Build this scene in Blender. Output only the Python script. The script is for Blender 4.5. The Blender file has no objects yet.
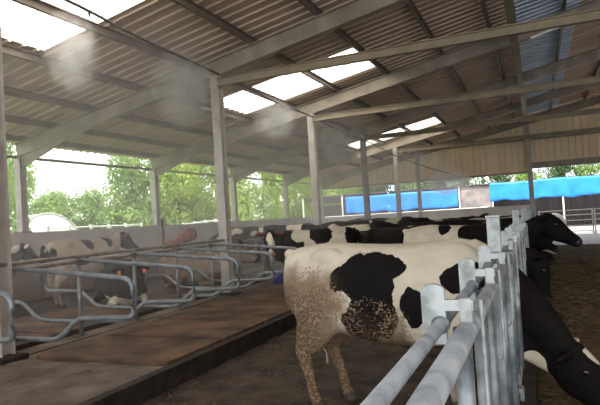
import bpy, bmesh, math, random
from mathutils import Vector, Matrix, noise as mnoise
random.seed(7)
C = bpy.context.scene.collection
PI = math.pi
V = Vector

# ------------------------------------------------------------------ camera, sky, sun, exposure
CAM_H = 1.668
yaw, pitch, roll, fpx = 0.403435, 0.0302637, -0.0614323, 556.42
cy, sy, cp, sp = math.cos(yaw), math.sin(yaw), math.cos(pitch), math.sin(pitch)
F = V((-sy*cp, cy*cp, sp)); R0 = V((cy, sy, 0)); U0 = R0.cross(F)
R1 = math.cos(roll)*R0 + math.sin(roll)*U0
U1 = -math.sin(roll)*R0 + math.cos(roll)*U0
cam = bpy.data.cameras.new('camera'); camo = bpy.data.objects.new('camera', cam); C.objects.link(camo)
cam.sensor_width = 36; cam.lens = 36*fpx/600; cam.clip_start = 0.02; cam.clip_end = 500
m = Matrix((R1, U1, -F)).transposed().to_4x4(); m.translation = V((0, 0, CAM_H)); camo.matrix_world = m
bpy.context.scene.camera = camo

world = bpy.data.worlds.new('sky'); bpy.context.scene.world = world; world.use_nodes = True
wn = world.node_tree.nodes; wl = world.node_tree.links
bg = wn['Background']; bg.inputs[1].default_value = 1.0
tc = wn.new('ShaderNodeTexCoord'); nz = wn.new('ShaderNodeTexNoise'); nz.inputs['Scale'].default_value = 2.2; nz.inputs['Detail'].default_value = 5
rp = wn.new('ShaderNodeValToRGB')
rp.color_ramp.elements[0].position = 0.35; rp.color_ramp.elements[0].color = (0.74, 0.84, 1.0, 1)
rp.color_ramp.elements[1].position = 0.55; rp.color_ramp.elements[1].color = (1.0, 0.97, 0.92, 1)
wl.new(tc.outputs['Generated'], nz.inputs['Vector']); wl.new(nz.outputs['Fac'], rp.inputs['Fac']); wl.new(rp.outputs['Color'], bg.inputs[0])
SKY = 2.6
bg.inputs[1].default_value = SKY
sun = bpy.data.lights.new('sun', 'SUN'); sun.energy = 7.0; sun.angle = math.radians(1.0); sun.color = (1.0, 0.94, 0.84)
suno = bpy.data.objects.new('sun', sun); C.objects.link(suno)
suno.rotation_euler = V((0.12, 0.60, -1.0)).to_track_quat('-Z', 'Y').to_euler()

sc = bpy.context.scene
sc.view_settings.view_transform = 'Standard'; sc.view_settings.look = 'None'
sc.view_settings.gamma = 1; sc.view_settings.use_curve_mapping = False
sc.view_settings.exposure = 0.15
try:
    sc.cycles.use_denoising = True
    sc.cycles.max_bounces = 8; sc.cycles.diffuse_bounces = 5; sc.cycles.volume_bounces = 1
    sc.cycles.transparent_max_bounces = 12
    sc.cycles.sample_clamp_indirect = 6
    sc.cycles.volume_step_rate = 2.0; sc.cycles.volume_max_steps = 64
except Exception:
    pass

# ------------------------------------------------------------------ materials
def nodemat(name):
    m = bpy.data.materials.new(name); m.use_nodes = True
    return m, m.node_tree.nodes, m.node_tree.links, m.node_tree.nodes['Principled BSDF']

def mat(name, c1, c2=None, scale=4.0, rough=0.7, metal=0.0, bump=0.0, bscale=None, detail=6.0, lo=0.35, hi=0.65, stretch=None, spec=0.3):
    m, n, l, b = nodemat(name)
    b.inputs['Roughness'].default_value = rough; b.inputs['Metallic'].default_value = metal
    b.inputs['Specular IOR Level'].default_value = spec
    if c2 is None: c2 = tuple(x*0.8 for x in c1)
    t = n.new('ShaderNodeTexCoord'); mp = n.new('ShaderNodeMapping'); l.new(t.outputs['Object'], mp.inputs['Vector'])
    if stretch: mp.inputs['Scale'].default_value = stretch
    z = n.new('ShaderNodeTexNoise'); z.inputs['Scale'].default_value = scale; z.inputs['Detail'].default_value = detail
    l.new(mp.outputs['Vector'], z.inputs['Vector'])
    r = n.new('ShaderNodeValToRGB'); r.color_ramp.elements[0].position = lo; r.color_ramp.elements[1].position = hi
    r.color_ramp.elements[0].color = (*c2, 1); r.color_ramp.elements[1].color = (*c1, 1)
    l.new(z.outputs['Fac'], r.inputs['Fac']); l.new(r.outputs['Color'], b.inputs['Base Color'])
    if bump:
        z2 = n.new('ShaderNodeTexNoise'); z2.inputs['Scale'].default_value = bscale or scale*4; z2.inputs['Detail'].default_value = 4
        l.new(mp.outputs['Vector'], z2.inputs['Vector'])
        bp = n.new('ShaderNodeBump'); bp.inputs['Strength'].default_value = bump; bp.inputs['Distance'].default_value = 0.02
        l.new(z2.outputs['Fac'], bp.inputs['Height']); l.new(bp.outputs['Normal'], b.inputs['Normal'])
    return m

M = {}
M['sheet'] = mat('roof_sheet_underside', (0.60, 0.46, 0.36), (0.48, 0.37, 0.285), 1.2, 0.55, 0.15, stretch=(0.4, 2, 1))
M['sheet_blue'] = mat('blue_grey_roof_sheet', (0.60, 0.70, 0.84), (0.42, 0.51, 0.64), 1.2, 0.5, 0.15, stretch=(0.4, 2, 1))
M['cladding'] = mat('cream_cladding', (0.93, 0.79, 0.58), (0.80, 0.66, 0.47), 1.0, 0.6, 0.0, stretch=(2, 2, 0.4))
M['steel'] = mat('painted_steel', (0.50, 0.46, 0.42), (0.36, 0.33, 0.30), 3.0, 0.55, 0.1)
M['rafter'] = mat('galvanised_rafter', (0.36, 0.31, 0.25), (0.24, 0.20, 0.165), 2.0, 0.5, 0.1)
M['purlin'] = mat('brown_purlin', (0.24, 0.20, 0.17), (0.17, 0.14, 0.12), 3.0, 0.6, 0.1)
M['tie'] = mat('olive_tie_beam', (0.27, 0.225, 0.155), (0.19, 0.155, 0.105), 2.0, 0.6, 0.15)
M['galv'] = mat('galvanised_tube', (0.27, 0.31, 0.34), (0.11, 0.13, 0.15), 9.0, 0.42, 0.35, bump=0.15, bscale=60)
M['rail_pale'] = mat('pale_galvanised_rail', (0.42, 0.46, 0.50), (0.22, 0.25, 0.29), 12.0, 0.5, 0.2, bump=0.15, bscale=60)
M['galv_white'] = mat('limescaled_galvanised_plate', (0.43, 0.47, 0.48), (0.20, 0.225, 0.22), 14.0, 0.6, 0.1, bump=0.2, bscale=70, lo=0.3, hi=0.55)
M['galv_blue'] = mat('cubicle_tube', (0.25, 0.275, 0.30), (0.14, 0.155, 0.165), 6.0, 0.4, 0.35)
M['rail'] = mat('weathered_neck_rail', (0.30, 0.265, 0.215), (0.17, 0.145, 0.115), 8.0, 0.55, 0.2)
M['wall'] = mat('rendered_block_wall', (0.60, 0.55, 0.53), (0.50, 0.45, 0.43), 1.3, 0.85, bump=0.1, bscale=20)
M['wall_light'] = mat('pale_rendered_wall', (0.90, 0.86, 0.83), (0.78, 0.74, 0.71), 1.3, 0.85, bump=0.1, bscale=20)
M['alley'] = mat('dung_covered_concrete', (0.085, 0.060, 0.042), (0.022, 0.016, 0.012), 3.2, 0.75, bump=1.0, bscale=22, detail=10)
M['curb'] = mat('wet_dark_concrete', (0.045, 0.033, 0.026), (0.018, 0.013, 0.010), 5.0, 0.8, bump=0.5, bscale=25)
M['platform'] = mat('dirty_concrete_platform', (0.20, 0.155, 0.125), (0.085, 0.062, 0.048), 2.4, 0.8, bump=0.7, bscale=30)
M['mat'] = mat('brown_rubber_mat', (0.16, 0.088, 0.052), (0.045, 0.028, 0.020), 2.0, 0.72, bump=0.9, bscale=26, detail=10)
M['feed'] = mat('trodden_feed_floor', (0.15, 0.10, 0.05), (0.05, 0.036, 0.018), 6.0, 0.9, bump=1.0, bscale=30, detail=12)
M['straw'] = mat('straw', (0.17, 0.12, 0.055), (0.08, 0.055, 0.028), 1.5, 0.8)
M['concrete_out'] = mat('pale_yard_concrete', (0.62, 0.60, 0.58), (0.50, 0.48, 0.46), 0.8, 0.9)
M['grass'] = mat('rough_grass', (0.16, 0.24, 0.06), (0.09, 0.14, 0.035), 0.7, 0.95)
M['tarp'] = mat('blue_tarpaulin', (0.03, 0.27, 0.80), (0.02, 0.19, 0.64), 1.2, 0.45, bump=0.7, bscale=2.0)
M['dark_shed'] = mat('dark_shed_boards', (0.13, 0.12, 0.13), (0.075, 0.07, 0.075), 2.0, 0.85, stretch=(6, 1, 0.3))
M['grey_board'] = mat('grey_weathered_board', (0.30, 0.28, 0.27), (0.17, 0.16, 0.16), 1.4, 0.85)
M['white_metal'] = mat('pale_gate_tube', (0.74, 0.74, 0.72), (0.62, 0.62, 0.6), 5.0, 0.5, 0.1)
M['bale'] = mat('pale_bale_wrap', (0.40, 0.41, 0.42), (0.30, 0.31, 0.32), 4.0, 0.35, bump=0.3)
M['poly'] = mat('white_polythene', (0.86, 0.88, 0.88), (0.8, 0.82, 0.82), 1.0, 0.4)
M['tub'] = mat('blue_plastic', (0.035, 0.06, 0.34), (0.025, 0.045, 0.26), 5.0, 0.4)
M['brush'] = mat('red_brown_bristle', (0.36, 0.13, 0.085), (0.21, 0.08, 0.055), 9.0, 0.9, bump=0.6, bscale=80)
M['dark'] = mat('blackened_rubber', (0.03, 0.028, 0.028), (0.018, 0.016, 0.016), 6.0, 0.7)
M['rust'] = mat('rusty_brown_steel', (0.17, 0.10, 0.07), (0.10, 0.06, 0.045), 8.0, 0.7, 0.1)
M['hose'] = mat('black_water_pipe', (0.045, 0.038, 0.03), (0.03, 0.026, 0.02), 5.0, 0.5)
M['black_hair'] = mat('black_hair', (0.010, 0.008, 0.008), (0.006, 0.005, 0.005), 30, 0.75, spec=0.1)
M['brown_hair'] = mat('red_brown_hair', (0.20, 0.075, 0.035), (0.10, 0.04, 0.02), 20, 0.7)
M['white_hair'] = mat('cream_hair', (0.62, 0.55, 0.43), (0.48, 0.40, 0.29), 20, 0.75)
M['hoof'] = mat('dark_hoof', (0.07, 0.055, 0.04), (0.04, 0.03, 0.022), 20, 0.6)
M['muzzle'] = mat('dark_muzzle_skin', (0.035, 0.026, 0.024), (0.02, 0.015, 0.014), 20, 0.5)
M['muzzle_pink'] = mat('pink_muzzle_skin', (0.42, 0.22, 0.17), (0.30, 0.15, 0.11), 20, 0.4)
M['udder'] = mat('pink_udder_skin', (0.50, 0.30, 0.23), (0.38, 0.2, 0.15), 9, 0.6)
M['eye'] = mat('eye_black', (0.01, 0.008, 0.007), (0.008, 0.006, 0.006), 3, 0.1, spec=0.6)
M['tag'] = mat('orange_tag', (0.80, 0.20, 0.05), (0.7, 0.16, 0.04), 3, 0.5)
M['bark'] = mat('bark', (0.12, 0.085, 0.055), (0.06, 0.04, 0.03), 6, 0.9, bump=0.5)
def leafmat(name, c1, c2):
    m = mat(name, c1, c2, 0.9, 0.6, lo=0.3, hi=0.7)
    n = m.node_tree.nodes; l = m.node_tree.links; b = n['Principled BSDF']; o = n['Material Output']
    tr = n.new('ShaderNodeBsdfTranslucent'); mx = n.new('ShaderNodeMixShader'); mx.inputs[0].default_value = 0.45
    src = b.inputs['Base Color'].links[0].from_socket; l.new(src, tr.inputs['Color'])
    l.new(b.outputs[0], mx.inputs[1]); l.new(tr.outputs[0], mx.inputs[2]); l.new(mx.outputs[0], o.inputs['Surface'])
    return m
M['leaf_bright'] = leafmat('yellow_green_leaves', (0.46, 0.58, 0.13), (0.22, 0.36, 0.07))
M['leaf_mid'] = leafmat('mid_green_leaves', (0.36, 0.50, 0.15), (0.15, 0.26, 0.07))
M['leaf_dark'] = leafmat('dark_green_leaves', (0.15, 0.24, 0.09), (0.06, 0.11, 0.045))
# translucent skylight sheet
m, n, l, b = nodemat('translucent_skylight'); o = n['Material Output']; n.remove(b)
tr = n.new('ShaderNodeBsdfTranslucent'); tr.inputs['Color'].default_value = (1.0, 0.96, 0.88, 1)
tp = n.new('ShaderNodeBsdfTransparent'); tp.inputs['Color'].default_value = (1.0, 0.97, 0.90, 1)
mx = n.new('ShaderNodeMixShader'); mx.inputs[0].default_value = 0.06
l.new(tr.outputs[0], mx.inputs[1]); l.new(tp.outputs[0], mx.inputs[2]); l.new(mx.outputs[0], o.inputs['Surface'])
M['skylight'] = m

# ------------------------------------------------------------------ mesh helpers
def finish(name, bm, material, parent=None, smooth=False):
    bmesh.ops.recalc_face_normals(bm, faces=bm.faces)
    me = bpy.data.meshes.new(name); bm.to_mesh(me); bm.free()
    if smooth:
        for p in me.polygons: p.use_smooth = True
    me.materials.append(material)
    o = bpy.data.objects.new(name, me); C.objects.link(o)
    if parent: o.parent = parent
    return o
def tag(o, label, cat, group=None, kind=None):
    o['label'] = label; o['category'] = cat
    if group: o['group'] = group
    if kind: o['kind'] = kind
    return o
def struct(o, label=None):
    o['kind'] = 'structure'
    if label: o['label'] = label
    return o
def thing(name, label, cat, loc=(0, 0, 0), rz=0.0, group=None, kind=None):
    o = bpy.data.objects.new(name, None); C.objects.link(o); o.location = loc; o.rotation_euler = (0, 0, rz); o.empty_display_size = 0.1
    return tag(o, label, cat, group, kind)
def box(bm, x0, x1, y0, y1, z0, z1, mtx=None, bev=0.0):
    r = bmesh.ops.create_cube(bm, size=1.0)
    vs = r['verts']
    for v in vs:
        v.co = V((x0+(v.co.x+.5)*(x1-x0), y0+(v.co.y+.5)*(y1-y0), z0+(v.co.z+.5)*(z1-z0)))
    if bev:
        es = list({e for v in vs for e in v.link_edges})
        q = bmesh.ops.bevel(bm, geom=es, offset=bev, segments=2, affect='EDGES', profile=0.5)
        vs = list(set(q['verts']) | {v for v in vs if v.is_valid})
    if mtx is not None:
        for v in vs: v.co = mtx @ v.co
def BM(): return bmesh.new()
def tube(bm, pts, rad, n=10, caps=True, ref=V((0, 0, 1))):
    """swept tube; rad = number, or list of number or (lateral, upright) pairs"""
    pts = [V(p) for p in pts]
    k = len(pts)
    rs = rad if isinstance(rad, (list, tuple)) else [rad]*k
    rings = []
    for i, p in enumerate(pts):
        t = (pts[min(i+1, k-1)] - pts[max(i-1, 0)]).normalized()
        s = t.cross(ref)
        if s.length < 1e-3: s = t.cross(V((1, 0, 0)))
        s.normalize(); u = s.cross(t).normalized()
        ra, rb = rs[i] if isinstance(rs[i], (tuple, list)) else (rs[i], rs[i])
        rings.append([bm.verts.new(p + s*ra*math.cos(2*PI*j/n) + u*rb*math.sin(2*PI*j/n)) for j in range(n)])
    for a, b in zip(rings, rings[1:]):
        for j in range(n): bm.faces.new((a[j], a[(j+1) % n], b[(j+1) % n], b[j]))
    if caps:
        bm.faces.new(rings[0][::-1]); bm.faces.new(rings[-1])
def fillet(pts, r=0.1, n=5):
    pts = [V(p) for p in pts]; out = [pts[0]]
    for a, b, c in zip(pts, pts[1:], pts[2:]):
        d1 = (a-b); d2 = (c-b); rr = min(r, d1.length*.49, d2.length*.49)
        p = b+d1.normalized()*rr; q = b+d2.normalized()*rr
        for i in range(n+1):
            t = i/n; out.append(p*(1-t)**2 + b*2*t*(1-t) + q*t*t)
    out.append(pts[-1]); return out
def ellipsoid(bm, c, r, mtx=None, u=16, v=10):
    q = bmesh.ops.create_uvsphere(bm, u_segments=u, v_segments=v, radius=1.0)
    for w in q['verts']:
        w.co = V((w.co.x*r[0], w.co.y*r[1], w.co.z*r[2]))
        if mtx is not None: w.co = mtx @ w.co
        w.co += V(c)
def ibeam_profile(w, h, tw=0.02, tf=0.02):
    w2, h2, t2 = w/2, h/2, tw/2
    return [(-w2, -h2), (w2, -h2), (w2, -h2+tf), (t2, -h2+tf), (t2, h2-tf), (w2, h2-tf), (w2, h2), (-w2, h2), (-w2, h2-tf), (-t2, h2-tf), (-t2, -h2+tf), (-w2, -h2+tf)]
def extrude_profile(bm, prof, a, b, side, up, scale_b=1.0):
    a, b, side, up = V(a), V(b), V(side), V(up)
    r1 = [bm.verts.new(a + side*x + up*y) for x, y in prof]
    r2 = [bm.verts.new(b + side*x + up*y*scale_b) for x, y in prof]
    k = len(prof)
    for i in range(k): bm.faces.new((r1[i], r1[(i+1) % k], r2[(i+1) % k], r2[i]))
    bm.faces.new(r1[::-1]); bm.faces.new(r2)

# ------------------------------------------------------------------ layout
XE, XI, XR = -12.3, -6.26, -0.28           # eave columns, inner columns, beam line beside the feed fence
YC = [4.94, 10.44, 15.94, 21.44, 26.94, 32.44]
YG = 32.5
XK = -3.75                                 # kerb of the cubicle platform
XRIDGE = 8.0
S = 0.19
def ztop(X):                               # top of the rafters
    return 4.1 + S*((X if X <= XRIDGE else 2*XRIDGE-X) - XE)
def zsheet(X): return ztop(X) + 0.17

# ------------------------------------------------------------------ floors and ground
def slab(name, x0, x1, y0, y1, z0, z1, mt):
    bm = BM(); box(bm, x0, x1, y0, y1, z0, z1); return struct(finish(name, bm, mt))
ZA = -0.06                                 # level of the scraped aisle
slab('floor', XK, -0.12, -4, YG, -0.3, ZA-0.01, M['alley'])
M['passage'] = mat('haze_paled_concrete', (0.40, 0.36, 0.34), (0.24, 0.21, 0.19), 1.6, 0.55, bump=0.2, bscale=20)  # concrete, its colour lightened to carry the gleam and haze before the gate
slab('floor_feed_passage', -0.12, 16, -4, YG, -0.2, 0.004, M['passage'])
slab('floor_rear_alley', XE, -8.9, -4, YG, -0.2, 0.002, M['alley'])
slab('floor_platform', -8.9, XK-0.12, -4, YG, -0.2, 0.135, M['platform'])
slab('trim_kerb', XK-0.12, XK, -4, YG, -0.3, 0.155, M['curb'])
slab('floor_yard', -60, 60, YG, 120, -0.22, -0.02, M['concrete_out'])
slab('floor_field', -140, XE-0.2, -60, YG, -0.24, -0.04, M['grass'])
slab('trim_manger_curb', -0.34, -0.12, -4, YG, -0.2, 0.16, M['curb'])

# uneven trodden crust on the alley and on the feed passage (real relief)
def crust(name, x0, x1, y0, y1, z, amp, res, mt, sc=1.6):
    bm = BM(); nx = int((x1-x0)/res); ny = int((y1-y0)/res)
    g = [[bm.verts.new((x0+(x1-x0)*i/nx, y0+(y1-y0)*j/ny, z+amp*(mnoise.fractal(V((i*res*sc, j*res*sc, 3)), 0.8, 2.2, 4)))) for j in range(ny+1)] for i in range(nx+1)]
    for i in range(nx):
        for j in range(ny): bm.faces.new((g[i][j], g[i+1][j], g[i+1][j+1], g[i][j+1]))
    o = finish(name, bm, mt, smooth=True); return o
struct(crust('floor_dung_crust', XK+0.01, -0.35, 1.0, 14, ZA, 0.014, 0.06, M['alley'], 4.0))
struct(crust('floor_feed_litter', -0.11, 4.6, 1.0, 24, 0.045, 0.03, 0.07, M['feed'], 3.0))

def splash(m, top, col):
    n = m.node_tree.nodes; l = m.node_tree.links; b = n['Principled BSDF']; src = b.inputs['Base Color'].links[0].from_socket
    t = n.new('ShaderNodeTexCoord'); s_ = n.new('ShaderNodeSeparateXYZ'); l.new(t.outputs['Object'], s_.inputs[0])
    z = n.new('ShaderNodeTexNoise'); z.inputs['Scale'].default_value = 1.1; z.inputs['Detail'].default_value = 8; l.new(t.outputs['Object'], z.inputs['Vector'])
    a = n.new('ShaderNodeMath'); a.operation = 'MULTIPLY_ADD'; l.new(z.outputs['Fac'], a.inputs[0]); a.inputs[1].default_value = 1.6; a.inputs[2].default_value = top-0.8
    d = n.new('ShaderNodeMath'); d.operation = 'SUBTRACT'; l.new(a.outputs[0], d.inputs[0]); l.new(s_.outputs['Z'], d.inputs[1])
    k = n.new('ShaderNodeMath'); k.operation = 'MULTIPLY'; k.use_clamp = True; l.new(d.outputs[0], k.inputs[0]); k.inputs[1].default_value = 3.0
    x = n.new('ShaderNodeMix'); x.data_type = 'RGBA'; l.new(k.outputs[0], x.inputs[0]); l.new(src, x.inputs[6]); x.inputs[7].default_value = (*col, 1)
    l.new(x.outputs[2], b.inputs['Base Color'])
splash(M['wall'], 0.95, (0.20, 0.14, 0.10))

# ------------------------------------------------------------------ low walls, gable
bm = BM(); box(bm, XE-0.15, XE+0.08, -4, YG, -0.2, 1.757); struct(finish('wall_left', bm, M['wall']))
bm = BM(); box(bm, XE+0.08, XR, YG-0.1, YG+0.12, -0.2, 1.62); struct(finish('wall_back', bm, M['wall_light']))
bm = BM(); box(bm, XE, XR, YG-0.14, YG+0.16, 1.62, 1.70); struct(finish('trim_wall_coping', bm, M['wall_light']))
def cladding(name, x0, x1, zb, y, top, mt, pitch=0.33, alongx=True):
    """vertically ribbed sheet with real relief"""
    bm = BM(); prof = []
    x = x0
    while x < x1:
        for dx, dd in ((0, .05), (pitch*.68, .05), (pitch*.70, -.05), (pitch*.96, -.05)):
            if x+dx <= x1: prof.append((x+dx, dd))
        x += pitch
    prof.append((x1, .05))
    lo, hi = [], []
    for px, d in prof:
        if alongx: lo.append(bm.verts.new((px, y-d, zb))); hi.append(bm.verts.new((px, y-d, top(px))))
        else: lo.append(bm.verts.new((y-d, px, zb))); hi.append(bm.verts.new((y-d, px, top(px))))
    for i in range(len(prof)-1): bm.faces.new((lo[i], lo[i+1], hi[i+1], hi[i]))
    return struct(finish(name, bm, mt))
cladding('wall_gable', XE, XR, 3.46, YG+0.1, zsheet, M['cladding'])
cladding('wall_gable_right', XR, 16, 3.75, YG+0.1, zsheet, M['cladding'])
cladding('wall_right_unseen', -4, YG, 0.0, 16.2, lambda y: zsheet(16), M['cladding'], alongx=False)  # unseen wall, added to keep bright side light off the cows
for nm, x0, x1, z0, z1 in (('trim_gable_sill', XE, XR, 3.40, 3.50), ('trim_gable_sill', XR, 16, 3.62, 3.95)):
    bm = BM(); box(bm, x0, x1, YG-0.12, YG+0.06, z0, z1); struct(finish(nm, bm, M['rafter']))
def bar(name, a, b, w, h, mt, label, cat, group=None, prof=None, up=(0, 0, 1)):
    a, b = V(a), V(b); t = (b-a).normalized(); s = t.cross(V(up)).normalized(); u = s.cross(t)
    bm = BM(); extrude_profile(bm, prof or ibeam_profile(w, h), a, b, s, u)
    return tag(finish(name, bm, mt), label, cat, group)
bar('girt', (-6.1, YG-0.1, 5.22), (15, YG-0.1, 5.25), 0.10, 0.12, M['tie'], 'long horizontal girt across the cream gable cladding', 'beam')

# ------------------------------------------------------------------ roof sheets (corrugated along the slope) and skylights
SKY_Y = [(5.2, 7.6), (13.35, 15.4), (25.3, 27.1)]
SKX0, SKX1 = -8.2, -3.87
def roofsheet(name, x0, x1, y0, y1, mt, dz=0.0, lab=None):
    bm = BM(); p = 0.30; prof = []
    k0 = math.ceil((y0-1e-6)/p)-1
    for k in range(k0, int(y1/p)+2):
        for dy, d in ((0, 0.034), (0.225, 0.034), (0.238, 0.0), (0.274, 0.0), (0.287, 0.034)):
            yy = k*p+dy
            prof.append((yy, d))
    def cut(yv):
        for (a_, da), (b_, db) in zip(prof, prof[1:]):
            if a_ <= yv <= b_: return (yv, da+(db-da)*(yv-a_)/max(b_-a_, 1e-6))
        return (yv, 0.034)
    prof = [cut(y0)] + [q for q in prof if y0+1e-4 < q[0] < y1-1e-4] + [cut(y1)]
    xs = [x0, x1]
    rows = [[bm.verts.new((x, yy, zsheet(x)+d+dz)) for yy, d in prof] for x in xs]
    for i in range(len(prof)-1): bm.faces.new((rows[0][i], rows[1][i], rows[1][i+1], rows[0][i+1]))
    return struct(finish(name, bm, mt), lab)
Y0R, Y1R = -3.0, YG+0.35
roofsheet('ceiling', XE-0.6, SKX0, Y0R, Y1R, M['sheet'])
edges = [Y0R] + [v for ab in SKY_Y for v in ab] + [Y1R]
for i in range(0, len(edges), 2):
    roofsheet('ceiling', SKX0, SKX1, edges[i], edges[i+1], M['sheet'])
roofsheet('ceiling', SKX1, -0.3, Y0R, Y1R, M['sheet'])
roofsheet('ceiling', -0.3, 1.35, Y0R, Y1R, M['sheet_blue'])
roofsheet('ceiling', 1.35, XRIDGE, Y0R, Y1R, M['sheet'])
roofsheet('ceiling', XRIDGE, 16.3, Y0R, Y1R, M['sheet'])  # unseen far slope, added with the right wall to shut out side light
for i, (a, b) in enumerate(SKY_Y):
    roofsheet('window_%d' % (i+1), SKX0, SKX1, a, b, M['skylight'], 0.001)

# ------------------------------------------------------------------ frame: columns, rafters, ties, purlins
NTH = ['nearest', 'second', 'third', 'fourth', 'fifth', 'farthest']
def column(x, y, z0, z1, label, group, w=0.20, rot=False):
    t = thing('steel_column', label, 'column', (x, y, z0), 0, group)
    bm = BM(); pr = ibeam_profile(w, w, 0.014, 0.018)
    side, up = ((0, 1, 0), (1, 0, 0)) if rot else ((1, 0, 0), (0, 1, 0))
    extrude_profile(bm, pr, (0, 0, 0.02), (0, 0, z1-z0), side, up); finish('shaft', bm, M['steel'], t)
    bm = BM(); box(bm, -w*.75, w*.75, -w*.75, w*.75, 0, 0.03)
    for sx in (-1, 1):
        for sy_ in (-1, 1): tube(bm, [(sx*w*.6, sy_*w*.6, 0.02), (sx*w*.6, sy_*w*.6, 0.06)], 0.014, 6)
    finish('base_plate', bm, M['rust'], t)
    return t
for i, y in enumerate(YC):
    if i < 5:
        column(XI, y, 0.135, ztop(XI)-0.36, '%s steel column of the row standing among the cubicles, counted from the camera' % NTH[i], 'columns of the inner row')
    column(XE, y-(0.25 if i == 5 else 0), 1.757, ztop(XE)-0.36, '%s steel column standing on the low left wall, counted from the left' % NTH[i], 'columns on the left wall', rot=False)
column(XI, YG-0.2, 0.135, ztop(XI)-0.36, 'steel column against the gable wall at the end of the inner row', 'columns at the gable')
column(XR, YG-0.25, 0.0, 6.1, 'steel column at the gable beside the metal gate', 'columns at the gable', 0.24)
# feet of the inner columns: dirty concrete plinths
for i, y in enumerate(YC[:3]):
    bm = BM(); box(bm, XI-0.22, XI+0.22, y-0.2, y+0.2, 0.13, 0.20, bev=0.02)
    pl = tag(finish('column_plinth', bm, M['curb']), 'dark concrete plinth around the foot of the %s cubicle column' % NTH[i], 'plinth', 'plinths under the columns')

def rafter(y, i):
    t = thing('rafter', '%s sloping roof rafter, counted from the camera' % NTH[i], 'rafter', (0, 0, 0), 0, 'rafters of the barn roof')
    for (xa, xb) in ((XE-0.1, XRIDGE), (XRIDGE, 16.2)):
        a = V((xa, y, ztop(xa)-0.18)); b = V((xb, y, ztop(xb)-0.18)); d = (b-a).normalized()
        bm = BM(); extrude_profile(bm, ibeam_profile(0.17, 0.36, 0.016, 0.02), a, b, (0, 1, 0), V((0, 1, 0)).cross(d)*-1)
        finish('beam', bm, M['rafter'], t)
    # haunch at the eave
    bm = BM()
    pts = [(XE-0.05, ztop(XE)-0.36), (XE-0.05, ztop(XE)-0.62), (XE+0.25, ztop(XE)-0.60), (XE+1.9, ztop(XE+1.9)-0.35)]
    a = [bm.verts.new((x, y-0.03, z)) for x, z in pts]; b = [bm.verts.new((x, y+0.03, z)) for x, z in pts]
    for k in range(4): bm.faces.new((a[k], a[(k+1) % 4], b[(k+1) % 4], b[k]))
    bm.faces.new(a); bm.faces.new(b[::-1]); finish('haunch', bm, M['rafter'], t)
    bm = BM(); box(bm, XI-0.12, XI+0.12, y-0.02, y+0.02, ztop(XI)-0.62, ztop(XI)-0.34); finish('bracket', bm, M['rafter'], t)
for i, y in enumerate(YC[:5]+[YG-0.1]): rafter(y, i)
for i, y in enumerate(YC[:5]):
    bar('tie_beam', (XI+0.1, y-0.13, 4.72), (15.5, y-0.13, 4.72), 0.11, 0.17, M['tie'], '%s horizontal tie beam running right from the column heads, counted from the camera' % NTH[i], 'beam', 'horizontal tie beams')
PX = [-12.2, -11.1, -9.8, -8.32, -6.86, -5.33, -3.8, -2.2, -0.85, 0.95, 2.6, 4.2, 5.8, 7.4, 9.0, 10.6, 12.2, 13.8, 15.4]
WHR = ['at the left eave', 'first in from the left eave', 'second in from the left eave', 'along the low edge of the bright skylights', 'crossing the lower part of the skylights',
       'crossing the upper part of the skylights', 'along the high edge of the skylights', 'first above the skylights', 'last one left of the longitudinal beam', 'first right of the longitudinal beam, under the blue-grey sheets']
for i, x in enumerate(PX):
    z = ztop(x)
    bm = BM(); w, h = 0.07, 0.16
    zp = [(-w/2, 0), (w/2, 0), (w/2, 0.012), (-w/2+0.008, 0.012), (-w/2+0.008, h-0.012), (w/2, h-0.012), (w/2, h), (-w/2, h)]
    extrude_profile(bm, zp, (x, Y0R, z), (x, Y1R, z), (1, 0, 0), (0, 0, 1))
    lab = WHR[i] if i < len(WHR) else 'number %d on the right side of the roof' % (i-8)
    tag(finish('purlin', bm, M['purlin']), 'long roof purlin ' + lab, 'purlin', 'roof purlins')
bar('longitudinal_beam', (XR, Y0R, 6.12), (XR, YG, 6.12), 0.19, 0.28, M['tie'], 'dark longitudinal beam running overhead above the feed fence', 'beam')
bar('eave_tube', (XE, Y0R, 3.72), (XE, YG, 3.72), 0.06, 0.07, M['rafter'], 'thin steel rail running under the left eave between the wall columns', 'rail')
for k, (a, b, rr, lab) in enumerate([((0.1, 13.3, 5.35), (3.9, 12.6, 6.1), 0.035, 'pale slanting pipe added as a lit rafter edge under the blue-grey sheets'), ((3.0, YG-1.5, 5.6), (3.7, YG-1.4, 7.0), 0.07, 'pale slanting pipe high at the gable on the right')]):  # first pipe is added to stand in for a rafter edge catching light
    bm = BM(); tube(bm, [a, b], rr, 8); tag(finish('pale_pipe', bm, M['white_metal']), lab, 'pipe')

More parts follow.
